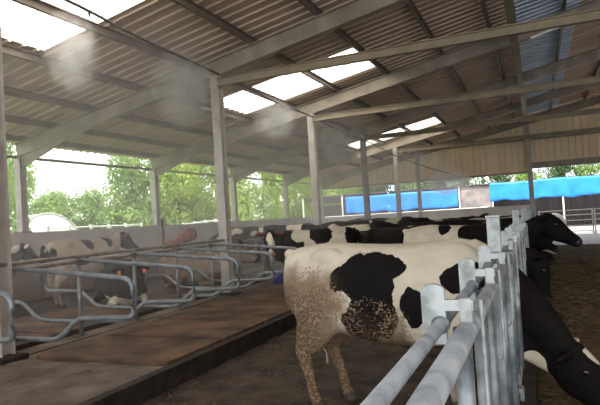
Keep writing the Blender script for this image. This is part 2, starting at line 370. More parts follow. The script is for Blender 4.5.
# misting line with nozzles
ML = [(-6.15, 3.0, 5.06), (-6.15, 6.4, 5.10), (-6.15, 7.6, 4.98), (-6.15, 9.7, 4.93), (-6.15, 10.4, 4.92), (-6.15, 13.2, 4.78), (-6.15, 15.9, 4.78), (-6.15, 19, 4.62), (-6.15, 21.4, 4.66), (-6.15, 26.9, 4.42), (-5.5, 29.5, 4.1), (-3.9, 32.3, 3.5)]
mt_ = thing('misting_line', 'thin black misting pipe sagging from column head to column head with spray nozzles', 'pipe', (-6.15, 3, 4.9))
bm = BM(); tube(bm, [V(p)-V((-6.15, 3, 4.9)) for p in fillet(ML, 0.8, 4)], 0.024, 8); finish("pipe", bm, M["hose"], mt_, True)
for p in [(-6.15, 6.6, 5.06), (-6.15, 9.2, 4.93), (-6.15, 13.2, 4.77), (-6.15, 17.5, 4.68), (-6.15, 21.0, 4.63), (-6.15, 25.5, 4.45)]:
    bm = BM(); q = V(p)-V((-6.15, 3, 4.9)); tube(bm, [q, q-V((0, 0, 0.05)), q-V((0, 0, 0.08))], [0.02, 0.02, 0.008], 8); finish('nozzle', bm, M['hose'], mt_)

# ------------------------------------------------------------------ cubicles
SEAM = [3.85, 5.07, 6.28, 7.5, 8.7, 9.9, 11.1, 12.3]
LOOP = [(0.0, 1.27), (1.70, 1.13), (1.98, 1.10), (1.98, 0.67), (1.80, 0.66), (1.15, 0.645), (1.02, 0.55), (0.80, 0.38), (0.05, 0.37)]
def divider(y, side, label, sh=0.0):
    X0 = -6.3
    t = thing('cubicle_divider', label, 'stall divider', (X0, y, 0.135), 0, 'tubular cubicle dividers')
    pts = [(side*(x-(sh if x > .5 else 0)), 0.035*side, z-0.135) for x, z in LOOP]
    bm = BM(); tube(bm, fillet(pts[:2]+pts[2:], 0.22, 7), 0.03, 10); finish('loop', bm, M['galv_blue'], t, True)
    if side > 0:
        bm = BM(); tube(bm, [(0, 0, 0.0), (0, 0, 1.10)], 0.03, 10); tube(bm, [(0, 0, 0.0), (0, 0, 0.012)], 0.08, 10); finish('post', bm, M['galv_blue'], t, True)
        for z in (0.22, 1.09):
            bm = BM(); box(bm, -0.05, 0.05, -0.05, 0.07, z, z+0.06, bev=0.01)
            finish('clamp', bm, M['rust'], t)
ORD = ['first', 'second', 'third', 'fourth', 'fifth', 'sixth', 'seventh', 'eighth']
for i, y in enumerate(SEAM):
    divider(y, 1, 'looped blue-grey cubicle divider reaching towards the aisle, %s from the camera' % ORD[i], 0.45 if i == 0 else 0)
    if i != 4: divider(y, -1, 'looped blue-grey cubicle divider reaching towards the left wall, %s from the camera' % ORD[i])
for x, z, lab in ((-6.24, 1.33, 'upper'), (-6.36, 1.24, 'lower')):
    bm = BM(); tube(bm, [(x, -3.9, z-0.02), (x, 6, z), (x, 13.2, z-0.01)], 0.028, 10)
    tag(finish('neck_rail', bm, M['rail'], smooth=True), '%s of the two long brown-grey neck rails running over the cubicle dividers' % lab, 'rail', 'neck rails')
sm = [2.63]+SEAM+[13.5]
for i in range(len(sm)-1):
    for (xa, xb, lab) in ((-5.88, XK-0.14, 'aisle side'), (-8.8, -6.72, 'left wall side')):
        if i < 2: continue
        bm = BM(); box(bm, xa, xb, sm[i]+0.03, sm[i+1]-0.03, 0.135, 0.18, bev=0.008)
        tag(finish('cubicle_mat', bm, M['mat']), 'brown rubber cubicle mat on the %s of the rails, %s from the camera' % (lab, ORD[i-2]), 'mat', 'cubicle mats')
# raised timber/ concrete strip in front of the cubicles, between the two rows
bm = BM(); box(bm, -6.46, -6.16, 2.6, 13.5, 0.135, 0.152); struct(finish('trim_platform_strip', bm, M['platform']))
for x, lab in ((-6.62, 'dark timber brisket board on the platform just left of the neck rails'),):
    bm = BM(); box(bm, x-0.05, x+0.05, 3.0, 13.4, 0.135, 0.205, bev=0.01)
    tag(finish('brisket_board', bm, M['curb']), lab, 'board')
struct(crust('floor_dried_dung', -6.0, XK-0.13, 1.5, 4.95, 0.150, 0.012, 0.05, M['platform'], 5.0))

# ------------------------------------------------------------------ feed fence with headlocks
def capsule_plate(bm, x, y, w, th, z0, z1):
    """flat plate facing the camera, round top"""
    n = 8; pts = [(x-w/2, z0), (x+w/2, z0)] + [(x+w/2*math.cos(PI*k/n), z1-w/2*0.55+w/2*0.55*math.sin(PI*k/n)) for k in range(n+1)]
    a = [bm.verts.new((px, y-th/2, pz)) for px, pz in pts]; b = [bm.verts.new((px, y+th/2, pz)) for px, pz in pts]
    k = len(pts)
    for i in range(k): bm.faces.new((a[i], a[(i+1) % k], b[(i+1) % k], b[i]))
    bm.faces.new(a[::-1]); bm.faces.new(b)
PW = 0.82
TALL = [-0.1, 4.0, 8.1, 12.2, 16.3, 20.4, 24.5, 28.6, 32.3]
def fence_panel(y0, y1, label, k):
    t = thing('headlock_panel', label, 'feed fence', (0, y0, 0.16), 0, 'headlock feed fence panels')
    L = y1-y0; z = lambda h: h-0.16
    bm = BM(); tube(bm, [(-0.205, 0.02, z(1.33)), (-0.205, L-0.02, z(1.33))], 0.028, 12); finish('top_rail', bm, M['rail_pale'], t, True)
    bm = BM(); tube(bm, [(-0.278, 0.02, z(1.345)), (-0.278, L-0.02, z(1.345))], 0.019, 12); finish('locking_rod', bm, M['rail_pale'], t, True)
    bm = BM(); tube(bm, [(-0.22, 0.02, z(0.42)), (-0.22, L-0.02, z(0.42))], 0.028, 10); finish('bottom_rail', bm, M['galv'], t, True)
    n = round(L/PW); p = L/n
    for j in range(n):
        if k == 0 and j < 2: continue
        yy = j*p + {0: 0.08, 1: 0.36}.get(k, 0.0)
        ys = yy
        bm = BM(); capsule_plate(bm, -0.295, ys, 0.066, 0.022, z(1.29), z(1.46)); finish('lug', bm, M['galv_white'], t)
        bm = BM(); box(bm, -0.262, -0.185, ys-0.012, ys+0.012, z(1.385), z(1.415)); box(bm, -0.222, -0.188, ys-0.016, ys+0.016, z(1.335), z(1.42), bev=0.006); finish('bracket', bm, M['galv_white'], t)
        bm = BM(); tube(bm, [(-0.225, ys+0.03, z(0.42)), (-0.225, ys+0.03, z(1.33))], 0.026, 10); finish('upright', bm, M['galv'], t, True)
        bm = BM(); tube(bm, [(-0.20, ys+0.27, z(0.42)), (-0.20, ys+0.27, z(1.33))], 0.022, 10); finish('upright', bm, M['galv'], t, True)
        # pivoting yoke bar, folded open
        bm = BM(); tube(bm, fillet([(-0.245, ys+0.67, z(0.43)), (-0.235, ys+0.67, z(0.85)), (-0.235, ys+0.72, z(1.34))], 0.1, 4), 0.021, 10); finish('yoke_bar', bm, M['galv'], t, True)
        # flat latch loop hanging from the rail
        bm = BM(); w = 0.022
        lp = [(-0.175, ys+0.10, z(1.40)), (-0.175, ys+0.10, z(1.02)), (-0.21, ys+0.13, z(0.98)), (-0.235, ys+0.16, z(1.02)), (-0.235, ys+0.16, z(1.36))]
        tube(bm, fillet(lp, 0.04, 4), [(0.006, 0.013)]*len(fillet(lp, 0.04, 4)), 8, ref=V((0, 1, 0.01))); finish('latch', bm, M['galv_white'], t, True)
        bm = BM(); tube(bm, [(-0.278, ys-0.016, z(1.345)), (-0.278, ys+0.016, z(1.345))], 0.026, 14); finish('collar', bm, M['galv'], t, True)
for k in range(len(TALL)-1):
    fence_panel(TALL[k]+0.0, TALL[k+1], 'galvanised headlock feed fence panel, %s from the camera' % ORD[k], k)
for k, y in enumerate(TALL):
    if k == 0: continue
    t = thing('fence_post', 'tall pale galvanised fence post rising above the headlocks, %s from the camera' % ORD[k-1], 'post', (-0.29, y, 0.16), 0, 'tall posts of the feed fence')
    bm = BM(); box(bm, -0.042, 0.042, -0.042, 0.042, 0.0, 1.44, bev=0.006); finish('shaft', bm, M['galv_white'], t)
    bm = BM(); box(bm, -0.046, 0.046, -0.046, 0.046, 1.44, 1.455, bev=0.004); finish('cap', bm, M['galv_white'], t)
    for z in (0.26, 1.17):
        bm = BM(); box(bm, -0.05, 0.12, -0.05, 0.05, z-0.04, z+0.04, bev=0.008); finish('clamp', bm, M['galv'], t)

# ------------------------------------------------------------------ cows
def cut_ring(bm, x, zt, zb, hw, n=22):
    zc = zb+(zt-zb)*0.52; ring = []
    for j in range(n):
        a = 2*PI*j/n; c, s = math.cos(a), math.sin(a)
        y = hw*math.copysign(abs(c)**0.82, c)
        if s > 0: z = zc+(zt-zc)*(s**0.86)
        else: z = zc-(zc-zb)*(abs(s)**0.78)
        if s > 0.2: y *= 1-0.16*(s-0.2)
        ring.append(bm.verts.new((x, y, z)))
    return ring
TRUNK = [(-0.90, 1.20, 1.00, .07), (-0.87, 1.31, .84, .17), (-0.78, 1.385, .74, .235), (-0.62, 1.41, .68, .27), (-0.45, 1.425, .64, .29), (-0.25, 1.405, .60, .315),
         (0.0, 1.39, .56, .345), (0.25, 1.385, .545, .345), (0.45, 1.40, .56, .31), (0.62, 1.415, .60, .26), (0.78, 1.38, .64, .215), (0.92, 1.27, .76, .15), (0.98, 1.16, .88, .08)]
class Pose: pass
def pose(poll, nose_dir, neck_mid=None, lying=False, hind=(0.0, 0.0), fore=(0.0, 0.0), lat=None, vox=0.02):
    p = Pose(); p.poll = V(poll); p.d = V(nose_dir).normalized(); p.mid = neck_mid; p.lying = lying; p.hind = hind; p.fore = fore; p.vox = vox
    up = V((0, 0, 1)) if abs(p.d.z) < 0.95 else V((1, 0, 0))
    p.s = p.d.cross(up).normalized(); p.u = p.s.cross(p.d).normalized()
    return p
def build_cow_mesh(p):
    bm = BM(); dz = -0.60 if p.lying else 0.0
    rings = [cut_ring(bm, x, zt+dz, max(zb+dz, 0.0), hw*(1.13 if p.lying else 1)) for x, zt, zb, hw in TRUNK]
    n = len(rings[0])
    for a, b in zip(rings, rings[1:]):
        for j in range(n): bm.faces.new((a[j], a[(j+1) % n], b[(j+1) % n], b[j]))
    bm.faces.new(rings[0][::-1]); bm.faces.new(rings[-1])
    for s in (-1, 1):
        ellipsoid(bm, (-0.44, s*0.20, 1.31+dz), (0.14, 0.07, 0.075))            # hook bones
        ellipsoid(bm, (-0.80, s*0.12, 1.27+dz), (0.07, 0.05, 0.05))               # pin bones
        ellipsoid(bm, (0.62, s*0.155, 1.17+dz), (0.20, 0.10, 0.22))               # shoulder blades
        ellipsoid(bm, (-0.55, s*0.17, 1.02+dz), (0.26, 0.13, 0.30))               # thighs
    ellipsoid(bm, (-0.86, 0, 1.33+dz), (0.06, 0.05, 0.05))
    if not p.lying:
        for s, h, f in ((-1, p.hind[0], p.fore[0]), (1, p.hind[1], p.fore[1])):
            tube(bm, [(-0.60, s*.17, 1.10), (-0.57+h*.2, s*.185, .88), (-0.58+h*.4, s*.18, .72), (-0.68+h*.6, s*.165, .56), (-0.735+h*.8, s*.155, .48), (-0.715+h*.9, s*.155, .38), (-0.69+h, s*.155, .26), (-0.67+h, s*.155, .15), (-0.645+h, s*.155, .08), (-0.63+h, s*.155, .04)],
                 [(.10, .22), (.12, .23), (.10, .19), (.072, .125), (.054, .082), (.042, .058), (.038, .046), (.042, .048), (.042, .052), (.046, .056)], 14, ref=V((0, 1, 0)) if False else V((1, 0, 0.001)))
            tube(bm, [(0.60, s*.16, 1.05), (0.58+f*.1, s*.175, .84), (0.57+f*.3, s*.165, .68), (0.58+f*.6, s*.15, .50), (0.585+f*.7, s*.15, .42), (0.575+f*.8, s*.15, .32), (0.575+f, s*.15, .16), (0.60+f, s*.15, .09), (0.615+f, s*.15, .04)],
                 [(.09, .16), (.10, .13), (.065, .082), (.05, .056), (.052, .058), (.036, .04), (.04, .046), (.04, .048), (.046, .056)], 14, ref=V((1, 0, 0.001)))
    else:
        for s in (-1, 1):
            tube(bm, [(0.58, s*.20, .45), (0.66, s*.25, .22), (0.78, s*.26, .10), (0.62, s*.29, .07), (0.42, s*.29, .05), (0.34, s*.28, .045)], [.15, .10, .075, .055, .045, .05], 12)
            tube(bm, [(-0.55, s*.20, .45), (-0.35, s*.32, .26), (-0.15, s*.38, .14), (-0.40, s*.42, .08), (-0.62, s*.42, .06), (-0.45, s*.44, .05), (-0.30, s*.45, .045)], [.22, .19, .11, .075, .055, .045, .045], 12)
    # neck
    w0 = V((0.66, 0, 1.13+dz)); w1 = V((0.86, 0, 1.10+dz)); base = p.poll - p.d*0.02 - p.u*0.02
    k1 = V(p.mid) if p.mid else w1.lerp(base, .5)
    pts = []; rr = []
    for i in range(9):
        t = i/8; q = ((1-t)**3)*w0 + 3*t*(1-t)**2*w1 + 3*t*t*(1-t)*k1 + t**3*base
        pts.append(q); rr.append((.18*(1-t)+.082*t, .29*(1-t)**1.2+.118*(1-(1-t)**1.2)))
    tube(bm, pts, rr, 18)
    ellipsoid(bm, (0.88, 0, 0.86+dz), (0.13, 0.10, 0.14))                         # brisket
    if p.poll.z < 0.6 and not p.lying: tube(bm, [(0.80, 0, 0.86), (1.05, 0, 0.72), (1.22, 0, 0.54), (1.32, 0, 0.38)], [(.08, .24), (.06, .23), (.055, .17), (.05, .07)], 14)
    # head
    O = p.poll; D, Sd, Uh = p.d, p.s, p.u
    hp = [(a, w*1.12, h*1.15, o) for a, w, h, o in ((-.09, .07, .07, .02), (-.04, .10, .11, .005), (.06, .122, .140, -.03), (.14, .128, .150, -.045), (.22, .110, .138, -.05), (.32, .082, .108, -.042), (.42, .070, .082, -.033), (.49, .080, .076, -.03), (.54, .074, .062, -.032), (.575, .045, .035, -.035))]
    tube(bm, [O+D*a+Uh*o for a, w, h, o in hp], [(w, h) for a, w, h, o in hp], 18, ref=Uh)
    mx_ = Matrix((D, Sd, Uh)).transposed()
    ellipsoid(bm, O+D*.15-Uh*.135, (.17, .075, .075), mx_)
    for s in (-1, 1): ellipsoid(bm, O+D*.15+Sd*s*.10+Uh*.03, (.05, .03, .035), mx_)
    me = bpy.data.meshes.new('tmp'); bmesh.ops.recalc_face_normals(bm, faces=bm.faces); bm.to_mesh(me); bm.free()
    o = bpy.data.objects.new('tmp', me); C.objects.link(o)
    r = o.modifiers.new('r', 'REMESH'); r.mode = 'VOXEL'; r.voxel_size = p.vox
    s_ = o.modifiers.new('s', 'CORRECTIVE_SMOOTH') if False else o.modifiers.new('s', 'SMOOTH'); s_.factor = 0.5; s_.iterations = int(0.11/p.vox)
    dg = bpy.context.evaluated_depsgraph_get(); dg.update()
    out = bpy.data.meshes.new_from_object(o.evaluated_get(dg)); out.name = 'body'
    bpy.data.objects.remove(o)
    for q in out.polygons: q.use_smooth = True
    return out
MESH = {}
def coat(name, layers=(), seed=0.0, scale=1.15, thr=None, black=(0.006, 0.005, 0.005), white=(0.62, 0.57, 0.47), white2=(0.50, 0.44, 0.34), dirt=0.5, rump_mud=False):
    """thr: noise threshold (lower = more black); layers: ('b'|'w', (cx,cy,cz), (rx,ry,rz)); cy None = both flanks"""
    m, n, l, b = nodemat(name)
    b.inputs['Roughness'].default_value = 0.75; b.inputs['Specular IOR Level'].default_value = 0.10
    def N(t, **k):
        q = n.new(t)
        for a, v in k.items(): setattr(q, a, v)
        return q
    def mth(op, a, b_=None, clamp=False):
        q = N('ShaderNodeMath', operation=op, use_clamp=clamp)
        for i, v in enumerate((a, b_)):
            if v is None: continue
            if isinstance(v, (int, float)): q.inputs[i].default_value = v
            else: l.new(v, q.inputs[i])
        return q.outputs[0]
    t = N('ShaderNodeTexCoord').outputs['Object']
    off = N('ShaderNodeVectorMath', operation='ADD'); off.inputs[1].default_value = (seed*3.1, seed*1.7, seed*2.3); l.new(t, off.inputs[0])
    def noise_(sc, det, vec=None, col=False):
        q = N('ShaderNodeTexNoise'); q.inputs['Scale'].default_value = sc; q.inputs['Detail'].default_value = det
        l.new(vec or off.outputs[0], q.inputs['Vector']); return q.outputs['Color' if col else 'Fac']
    mask = None
    if thr is not None:
        f = noise_(scale, 1.2)
        f2 = noise_(9.0, 3); f = mth('ADD', f, mth('MULTIPLY', mth('SUBTRACT', f2, 0.5), 0.05))
        mask = mth('MULTIPLY', mth('SUBTRACT', f, thr), 90, True)
    wob = N('ShaderNodeVectorMath', operation='SUBTRACT'); l.new(noise_(5.5, 4, col=True), wob.inputs[0]); wob.inputs[1].default_value = (.5, .5, .5)
    ws = N('ShaderNodeVectorMath', operation='SCALE'); ws.inputs['Scale'].default_value = 0.16; l.new(wob.outputs[0], ws.inputs[0])
    tw = N('ShaderNodeVectorMath', operation='ADD'); l.new(t, tw.inputs[0]); l.new(ws.outputs[0], tw.inputs[1])
    for kind, c, r in layers:
        sub = N('ShaderNodeVectorMath', operation='SUBTRACT'); l.new(tw.outputs[0], sub.inputs[0]); sub.inputs[1].default_value = (c[0], c[1] or 0, c[2])
        mu = N('ShaderNodeVectorMath', operation='MULTIPLY'); l.new(sub.outputs[0], mu.inputs[0]); mu.inputs[1].default_value = (1/r[0], 0 if c[1] is None else 1/r[1], 1/r[2])
        ln = N('ShaderNodeVectorMath', operation='LENGTH'); l.new(mu.outputs[0], ln.inputs[0])
        mm = mth('MULTIPLY', mth('SUBTRACT', 1.0, ln.outputs['Value']), 30, True)
        if mask is None: mask = mm if kind == 'b' else mth('MULTIPLY', mm, 0)
        elif kind == 'b': mask = mth('MAXIMUM', mask, mm)
        else: mask = mth('MULTIPLY', mask, mth('SUBTRACT', 1.0, mm))
    def mix(a, b_, f):
        q = N('ShaderNodeMix', data_type='RGBA'); l.new(f, q.inputs[0]) if not isinstance(f, float) else setattr(q.inputs[0], 'default_value', f)
        for s_, v in ((q.inputs[6], a), (q.inputs[7], b_)):
            if isinstance(v, tuple): s_.default_value = (*v, 1)
            else: l.new(v, s_)
        return q.outputs[2]
    w = mix(white2, white, mth('MULTIPLY', mth('SUBTRACT', noise_(4.0, 5), 0.3), 2.5, True))
    bl = mix(black, tuple(x*2.4 for x in black), mth('MULTIPLY', mth('SUBTRACT', noise_(7.0, 4), 0.45), 1.5, True))
    col = mix(w, bl, mask)
    sep = N('ShaderNodeSeparateXYZ'); l.new(t, sep.inputs[0])
    # dried mud: stained legs, belly
    fine = noise_(52.0 if rump_mud else 34.0, 7)
    low = mth('SUBTRACT', mth('SUBTRACT', 0.92, sep.outputs['Z']), mth('MULTIPLY', mth('SUBTRACT', sep.outputs['X'], 0.95), 6.0, True))
    dm = mth('MULTIPLY', mth('ADD', mth('SUBTRACT', low, 0.42-0.25*dirt), mth('SUBTRACT', noise_(5.0, 6), 0.5)), 4.0*dirt, True)
    mudc = mix((0.10, 0.065, 0.04), (0.20, 0.145, 0.095), mth('MULTIPLY', mth('SUBTRACT', fine, 0.45), 5, True))
    col = mix(col, mudc, mth('MULTIPLY', dm, 0.75))
    if rump_mud:
        rear = mth('MULTIPLY', mth('SUBTRACT', -0.22, sep.outputs['X']), 1.9)
        hz = mth('MULTIPLY', mth('SUBTRACT', 1.28, sep.outputs['Z']), 2.0)
        belly = mth('SUBTRACT', mth('SUBTRACT', mth('MULTIPLY', mth('SUBTRACT', 1.0, sep.outputs['Z']), 1.3), 0.10), mth('MULTIPLY', mth('SUBTRACT', sep.outputs['X'], 0.2), 4.0, True))
        area = mth('MAXIMUM', mth('MINIMUM', rear, hz), belly)
        g = mth('ADD', area, mth('MULTIPLY', mth('SUBTRACT', noise_(3.2, 4), 0.5), 1.1))
        sp_ = mth('SUBTRACT', mth('ADD', g, mth('MULTIPLY', mth('SUBTRACT', fine, 0.5), 3.2)), 0.20)
        m2 = mth('MULTIPLY', sp_, 3.5, True)
        ok = mth('MULTIPLY', mth('SUBTRACT', g, 0.02), 8, True)
        stain = mth('MULTIPLY', mth('ADD', area, mth('MULTIPLY', mth('SUBTRACT', noise_(6.0, 6), 0.5), 0.8)), 3.0, True)
        col = mix(col, mix((0.20, 0.14, 0.09), (0.08, 0.052, 0.034), mask), mth('MULTIPLY', stain, mth('SUBTRACT', 0.92, mth('MULTIPLY', mask, 0.6))))
        crumb = mix((0.085, 0.052, 0.03), (0.27, 0.19, 0.125), mth('MULTIPLY', mth('SUBTRACT', noise_(52.0, 3), 0.45), 6, True))
        col = mix(col, crumb, mth('MULTIPLY', mth('MULTIPLY', m2, ok), 0.88))
        bp2 = fine
    l.new(col, b.inputs['Base Color'])
    bp = N('ShaderNodeBump'); bp.inputs['Strength'].default_value = 0.35 if rump_mud else 0.2; bp.inputs['Distance'].default_value = 0.012
    l.new(noise_(42.0 if rump_mud else 60.0, 5), bp.inputs['Height']); l.new(bp.outputs['Normal'], b.inputs['Normal'])
    return m
def cow(label, posekey, P, loc, rz, coatmat, ear='black_hair', tags=(), muzzle='muzzle', scale=1.0, group='dairy cows', brush='black_hair', udder=True, tailside=0):
    if posekey not in MESH: MESH[posekey] = build_cow_mesh(P)
    t = thing('dairy_cow', label, 'cow', loc, rz, group); t.scale = (scale,)*3
    me = MESH[posekey].copy(); me.materials.clear(); me.materials.append(coatmat)
    o = bpy.data.objects.new('body', me); C.objects.link(o); o.parent = t
    O, D, Sd, Uh = P.poll, P.d, P.s, P.u
    mx_ = Matrix((D, Sd, Uh)).transposed()
    bm = BM(); ellipsoid(bm, O+D*.515-Uh*.026, (.064, .088, .070), mx_)
    finish('muzzle', bm, M[muzzle], t, True)
    for s in (-1, 1):
        bm = BM(); ellipsoid(bm, O+D*.15+Sd*s*.136+Uh*.035, (.026, .016, .022), mx_, 12, 8); finish('eye', bm, M['eye'], t, True)
        # leaf-shaped ear
        bm = BM(); a = O+D*.0+Sd*s*.10+Uh*.04
        axis = (Sd*s*1.0 - D*.25 - Uh*.12 + V((0, 0, -.12))).normalized()
        k = [(0, .025), (.05, .055), (.11, .07), (.17, .055), (.215, .02), (.225, .004)]
        tube(bm, [a+axis*x for x, w in k], [(w, .012+.25*w*(1 if i < 3 else .6)) for i, (x, w) in enumerate(k)], 12, ref=D)
        e = finish('ear', bm, M[ear[(s+1)//2] if isinstance(ear, tuple) else ear], t, True)
        if (s < 0 and 'l' in tags) or (s > 0 and 'r' in tags):
            bm = BM(); cpt = a+axis*.11+D*.075*1.0
            box(bm, -.027, .027, -.004, .004, -.034, .034, bev=.004)
            rot = Matrix((Sd, D, V((0, 0, 1)))).transposed()
            for v in bm.verts: v.co = rot @ v.co + cpt
            tg = finish('ear_tag', bm, M['tag'], e); tg['label'] = 'orange ear tag'
    dz = -0.60 if P.lying else 0
    bm = BM()
    if P.lying: tp_ = [(-.88, 0, .72), (-.96, .05, .55), (-.98, .12, .3), (-.90, .22, .08), (-.75, .32, .04)]
    else: tp_ = [(-.86, 0, 1.33), (-.93, 0, 1.27), (-.955, .01, 1.05), (-.95, .02, .8), (-.945, .02, .6), (-.94, .02, .42), (-.93, .02, .30)]
    if tailside and not P.lying: tp_ = [(x, y+tailside*min(.22, (1.33-z)*.8), z) for x, y, z in tp_]; tp_ = [(-.90 if z > 1.1 else (-.80 if z > .9 else -.66), y, z) if z < 1.3 else (x, y, z) for x, y, z in tp_]
    rr = [.04, .034, .024, .018, .04, .04, .012][:len(tp_)] if not P.lying else [.035, .028, .02, .04, .01]
    tube(bm, fillet(tp_, .1, 3), [rr[min(len(rr)-1, int(i/len(fillet(tp_, .1, 3))*len(rr)))] for i in range(len(fillet(tp_, .1, 3)))], 10)
    finish('tail', bm, M[brush], t, True)
    if not P.lying:
        if udder:
            bm = BM(); ellipsoid(bm, (-.42, 0, .62), (.20, .13, .13))
            for sx in (-.09, .07):
                for s in (-1, 1): tube(bm, [(-.42+sx, s*.065, .56), (-.42+sx, s*.07, .46)], [.022, .013], 8)
            finish('udder', bm, M['udder'], t, True)
        for s, h, f in ((-1, P.hind[0], P.fore[0]), (1, P.hind[1], P.fore[1])):
            for x, yy in ((-0.62+h, s*.155), (0.625+f, s*.15)):
                bm = BM()
                tube(bm, [(x, yy, 0), (x, yy, .035), (x-.012, yy, .075)], [(.055, .072), (.053, .066), (.045, .055)], 12, ref=V((1, 0, 0.001)))
                finish('hoof', bm, M['hoof'], t, True)
    return t
# poses
P_EAT = pose((1.35, 0.0, 0.52), (0.62, -0.10, -0.74), neck_mid=(1.18, 0, 0.80), hind=(0.02, 0.20), fore=(0.05, -0.1), vox=0.016)
P_RAISE = pose((1.20, 0, 1.40), (0.80, -0.1, -0.62), neck_mid=(1.05, 0, 1.30), hind=(0, .12), fore=(.05, -.08))
P_FWD = pose((1.25, 0, 1.22), (0.80, 0.05, -0.60), neck_mid=(1.05, 0, 1.2), hind=(.05, -.05), fore=(-.05, .1))
P_LOW = pose((1.42, 0.0, 1.02), (0.35, -0.1, -0.9), neck_mid=(1.2, 0, 1.12), hind=(-.03, .1), fore=(.02, -.08))
P_TURN = pose((1.10, -0.20, 1.36), (0.20, -0.72, -0.72), neck_mid=(1.06, 0, 1.30), hind=(.1, -.08), fore=(.04, -.1), vox=0.018)
P_LIE = pose((1.16, 0.0, 0.66), (0.78, 0.0, -0.62), neck_mid=(1.05, 0, 0.64), lying=True)
P_DROP = pose((1.14, 0.0, 1.16), (0.16, -0.08, -0.95), neck_mid=(1.08, 0, 1.2), hind=(-.03, .1), fore=(.02, -.08))
P_LIE2 = pose((1.20, 0.10, 0.80), (0.9, 0.2, -0.4), neck_mid=(1.05, 0.02, 0.68), lying=True)

# near cow: patches placed as on the animal
near = [('b', (-0.10, None, 1.11), (0.25, 1, 0.235)), ('b', (0.07, None, 1.21), (0.19, 1, 0.10)), ('b', (-0.30, None, 1.12), (0.10, 1, 0.12)), ('b', (-0.08, None, 0.82), (0.25, 1, 0.23)), ('b', (0.0, None, 0.96), (0.14, 1, 0.12)),
        ('w', (-0.30, None, 0.96), (0.09, 1, 0.07)),
        ('b', (0.29, None, 0.92), (0.092, 1, 0.155)), ('b', (0.42, None, 0.80), (0.055, 1, 0.075)),
        ('b', (0.68, None, 1.12), (0.18, 1, 0.14)), ('b', (1.08, None, 1.15), (0.22, 1, 0.3)), ('b', (1.50, None, 0.65), (0.62, 1, 0.72)), ('w', (1.10, None, 0.40), (0.12, 1, 0.15)), ('w', (1.51, -0.02, 0.52), (0.08, 0.05, 0.09))]
cow('nearest white cow with black flank patch and mud-caked hindquarters, head down through the fence', 'eat', P_EAT, (-1.29, 4.84, ZA), 0.0,
    coat('near_cow_coat', near, 0.3, rump_mud=True, dirt=0.4), tags=(), ear=('white_hair', 'black_hair'), muzzle='muzzle', brush='white_hair', scale=1.055, udder=False, tailside=1)
c2 = [('b', (-0.86, 0, 1.2), (0.26, .5, 0.3)), ('w', (-0.74, -.1, 1.32), (0.05, .3, 0.2)), ('b', (0.62, 0, 1.2), (0.34, 1, 0.6)), ('b', (1.4, 0, 1.1), (0.7, 1, 0.9)), ('b', (-0.1, -0.3, 1.2), (0.2, 0.2, 0.2))]
cow('mostly white cow with black shoulders, just behind the nearest cow at the feed fence', 'drop', P_DROP, (-1.10, 7.30, ZA), 0.03, coat('white_back_coat', c2, 1.1), scale=0.92)
stripes = [('b', (-0.38, 0.05, 1.40), (0.20, 0.07, 0.12)), ('b', (-0.22, -0.16, 1.38), (0.09, 0.17, 0.14)), ('b', (0.02, 0.12, 1.40), (0.12, 0.14, 0.12)), ('b', (0.10, -0.24, 1.28), (0.13, 0.24, 0.22)), ('b', (0.50, -0.1, 1.25), (0.42, 0.5, 0.5)), ('b', (1.4, 0, 1.1), (0.60, 1, 0.7))]
cow('cow with black bars across a white back and raised black head beyond the fence', 'raise', P_RAISE, (-1.18, 9.38, ZA), 0.02, coat('barred_coat', stripes, 2.2), scale=1.06)
FEED = [('fwd', P_FWD, 11.0, 0.33, 0.02, 'mostly dark cow at the feed fence right behind the cow with the raised black head'), ('low', P_LOW, 12.7, 0.34, -0.03, 'mostly black cow at the feed fence, fifth along from the camera'),
        ('fwd', P_FWD, 14.3, 0.43, 0.04, 'pale patchy cow at the feed fence, sixth along from the camera'), ('low', P_LOW, 16.8, 0.34, 0.0, 'dark cow at the feed fence, seventh along from the camera'),
        ('fwd', P_FWD, 19.3, 0.55, 0.02, 'tan-white cow far along the feed fence, eighth from the camera'), ('low', P_LOW, 22.5, 0.36, 0.02, 'dark cow farthest along the feed fence')]
for i, (k, P, y, th, rz, lab) in enumerate(FEED):
    cow(lab, k, P, (-1.42, y, ZA), rz, coat('coat_feed_%d' % i, (), 4.3+i*1.9, 1.1, th))
# aisle cow that faces the camera: black with a white blaze
P_TURN = pose((1.08, 0.26, 1.33), (0.0, 0.68, -0.73), neck_mid=(1.08, 0.04, 1.28), hind=(.1, -.08), fore=(.04, -.1), vox=0.018)
blaze = [('b', (0.85, 0, 1.15), (0.55, 1, 0.6)), ('b', (1.2, 0.4, 1.1), (0.6, 0.8, 0.6)), ('w', (0.42, None, 1.28), (0.20, 1, 0.15)), ('b', (-0.05, None, 1.30), (0.26, 1, 0.24)), ('b', (-0.75, None, 1.2), (0.16, 1, 0.3)),
         ('w', (1.08, 0.52, 1.22), (0.075, 0.22, 0.24)), ('w', (1.08, 0.68, .97), (0.09, 0.09, 0.08)), ('b', (0.60, None, .7), (.25, 1, .2))]
cow('black cow with a white blaze standing in the aisle and looking at the camera', 'turn', P_TURN, (-4.32, 10.95, 0.135), PI+0.50, coat('blaze_coat', blaze, 7.7, dirt=0.6), ear='brown_hair', muzzle='muzzle_pink', scale=0.94)
cow('black cow with a white shoulder standing behind the cow with the white blaze', 'fwd', P_FWD, (-6.9, 15.1, 0.135), 0.15, coat('white_shoulder_coat', [('b', (0, 0, .9), (2.5, 2, 2)), ('w', (0.25, 0, 1.3), (.24, 1, .3)), ('w', (-.85, 0, 1.2), (.15, 1, .3))], 8.8), group='cows in the aisle')
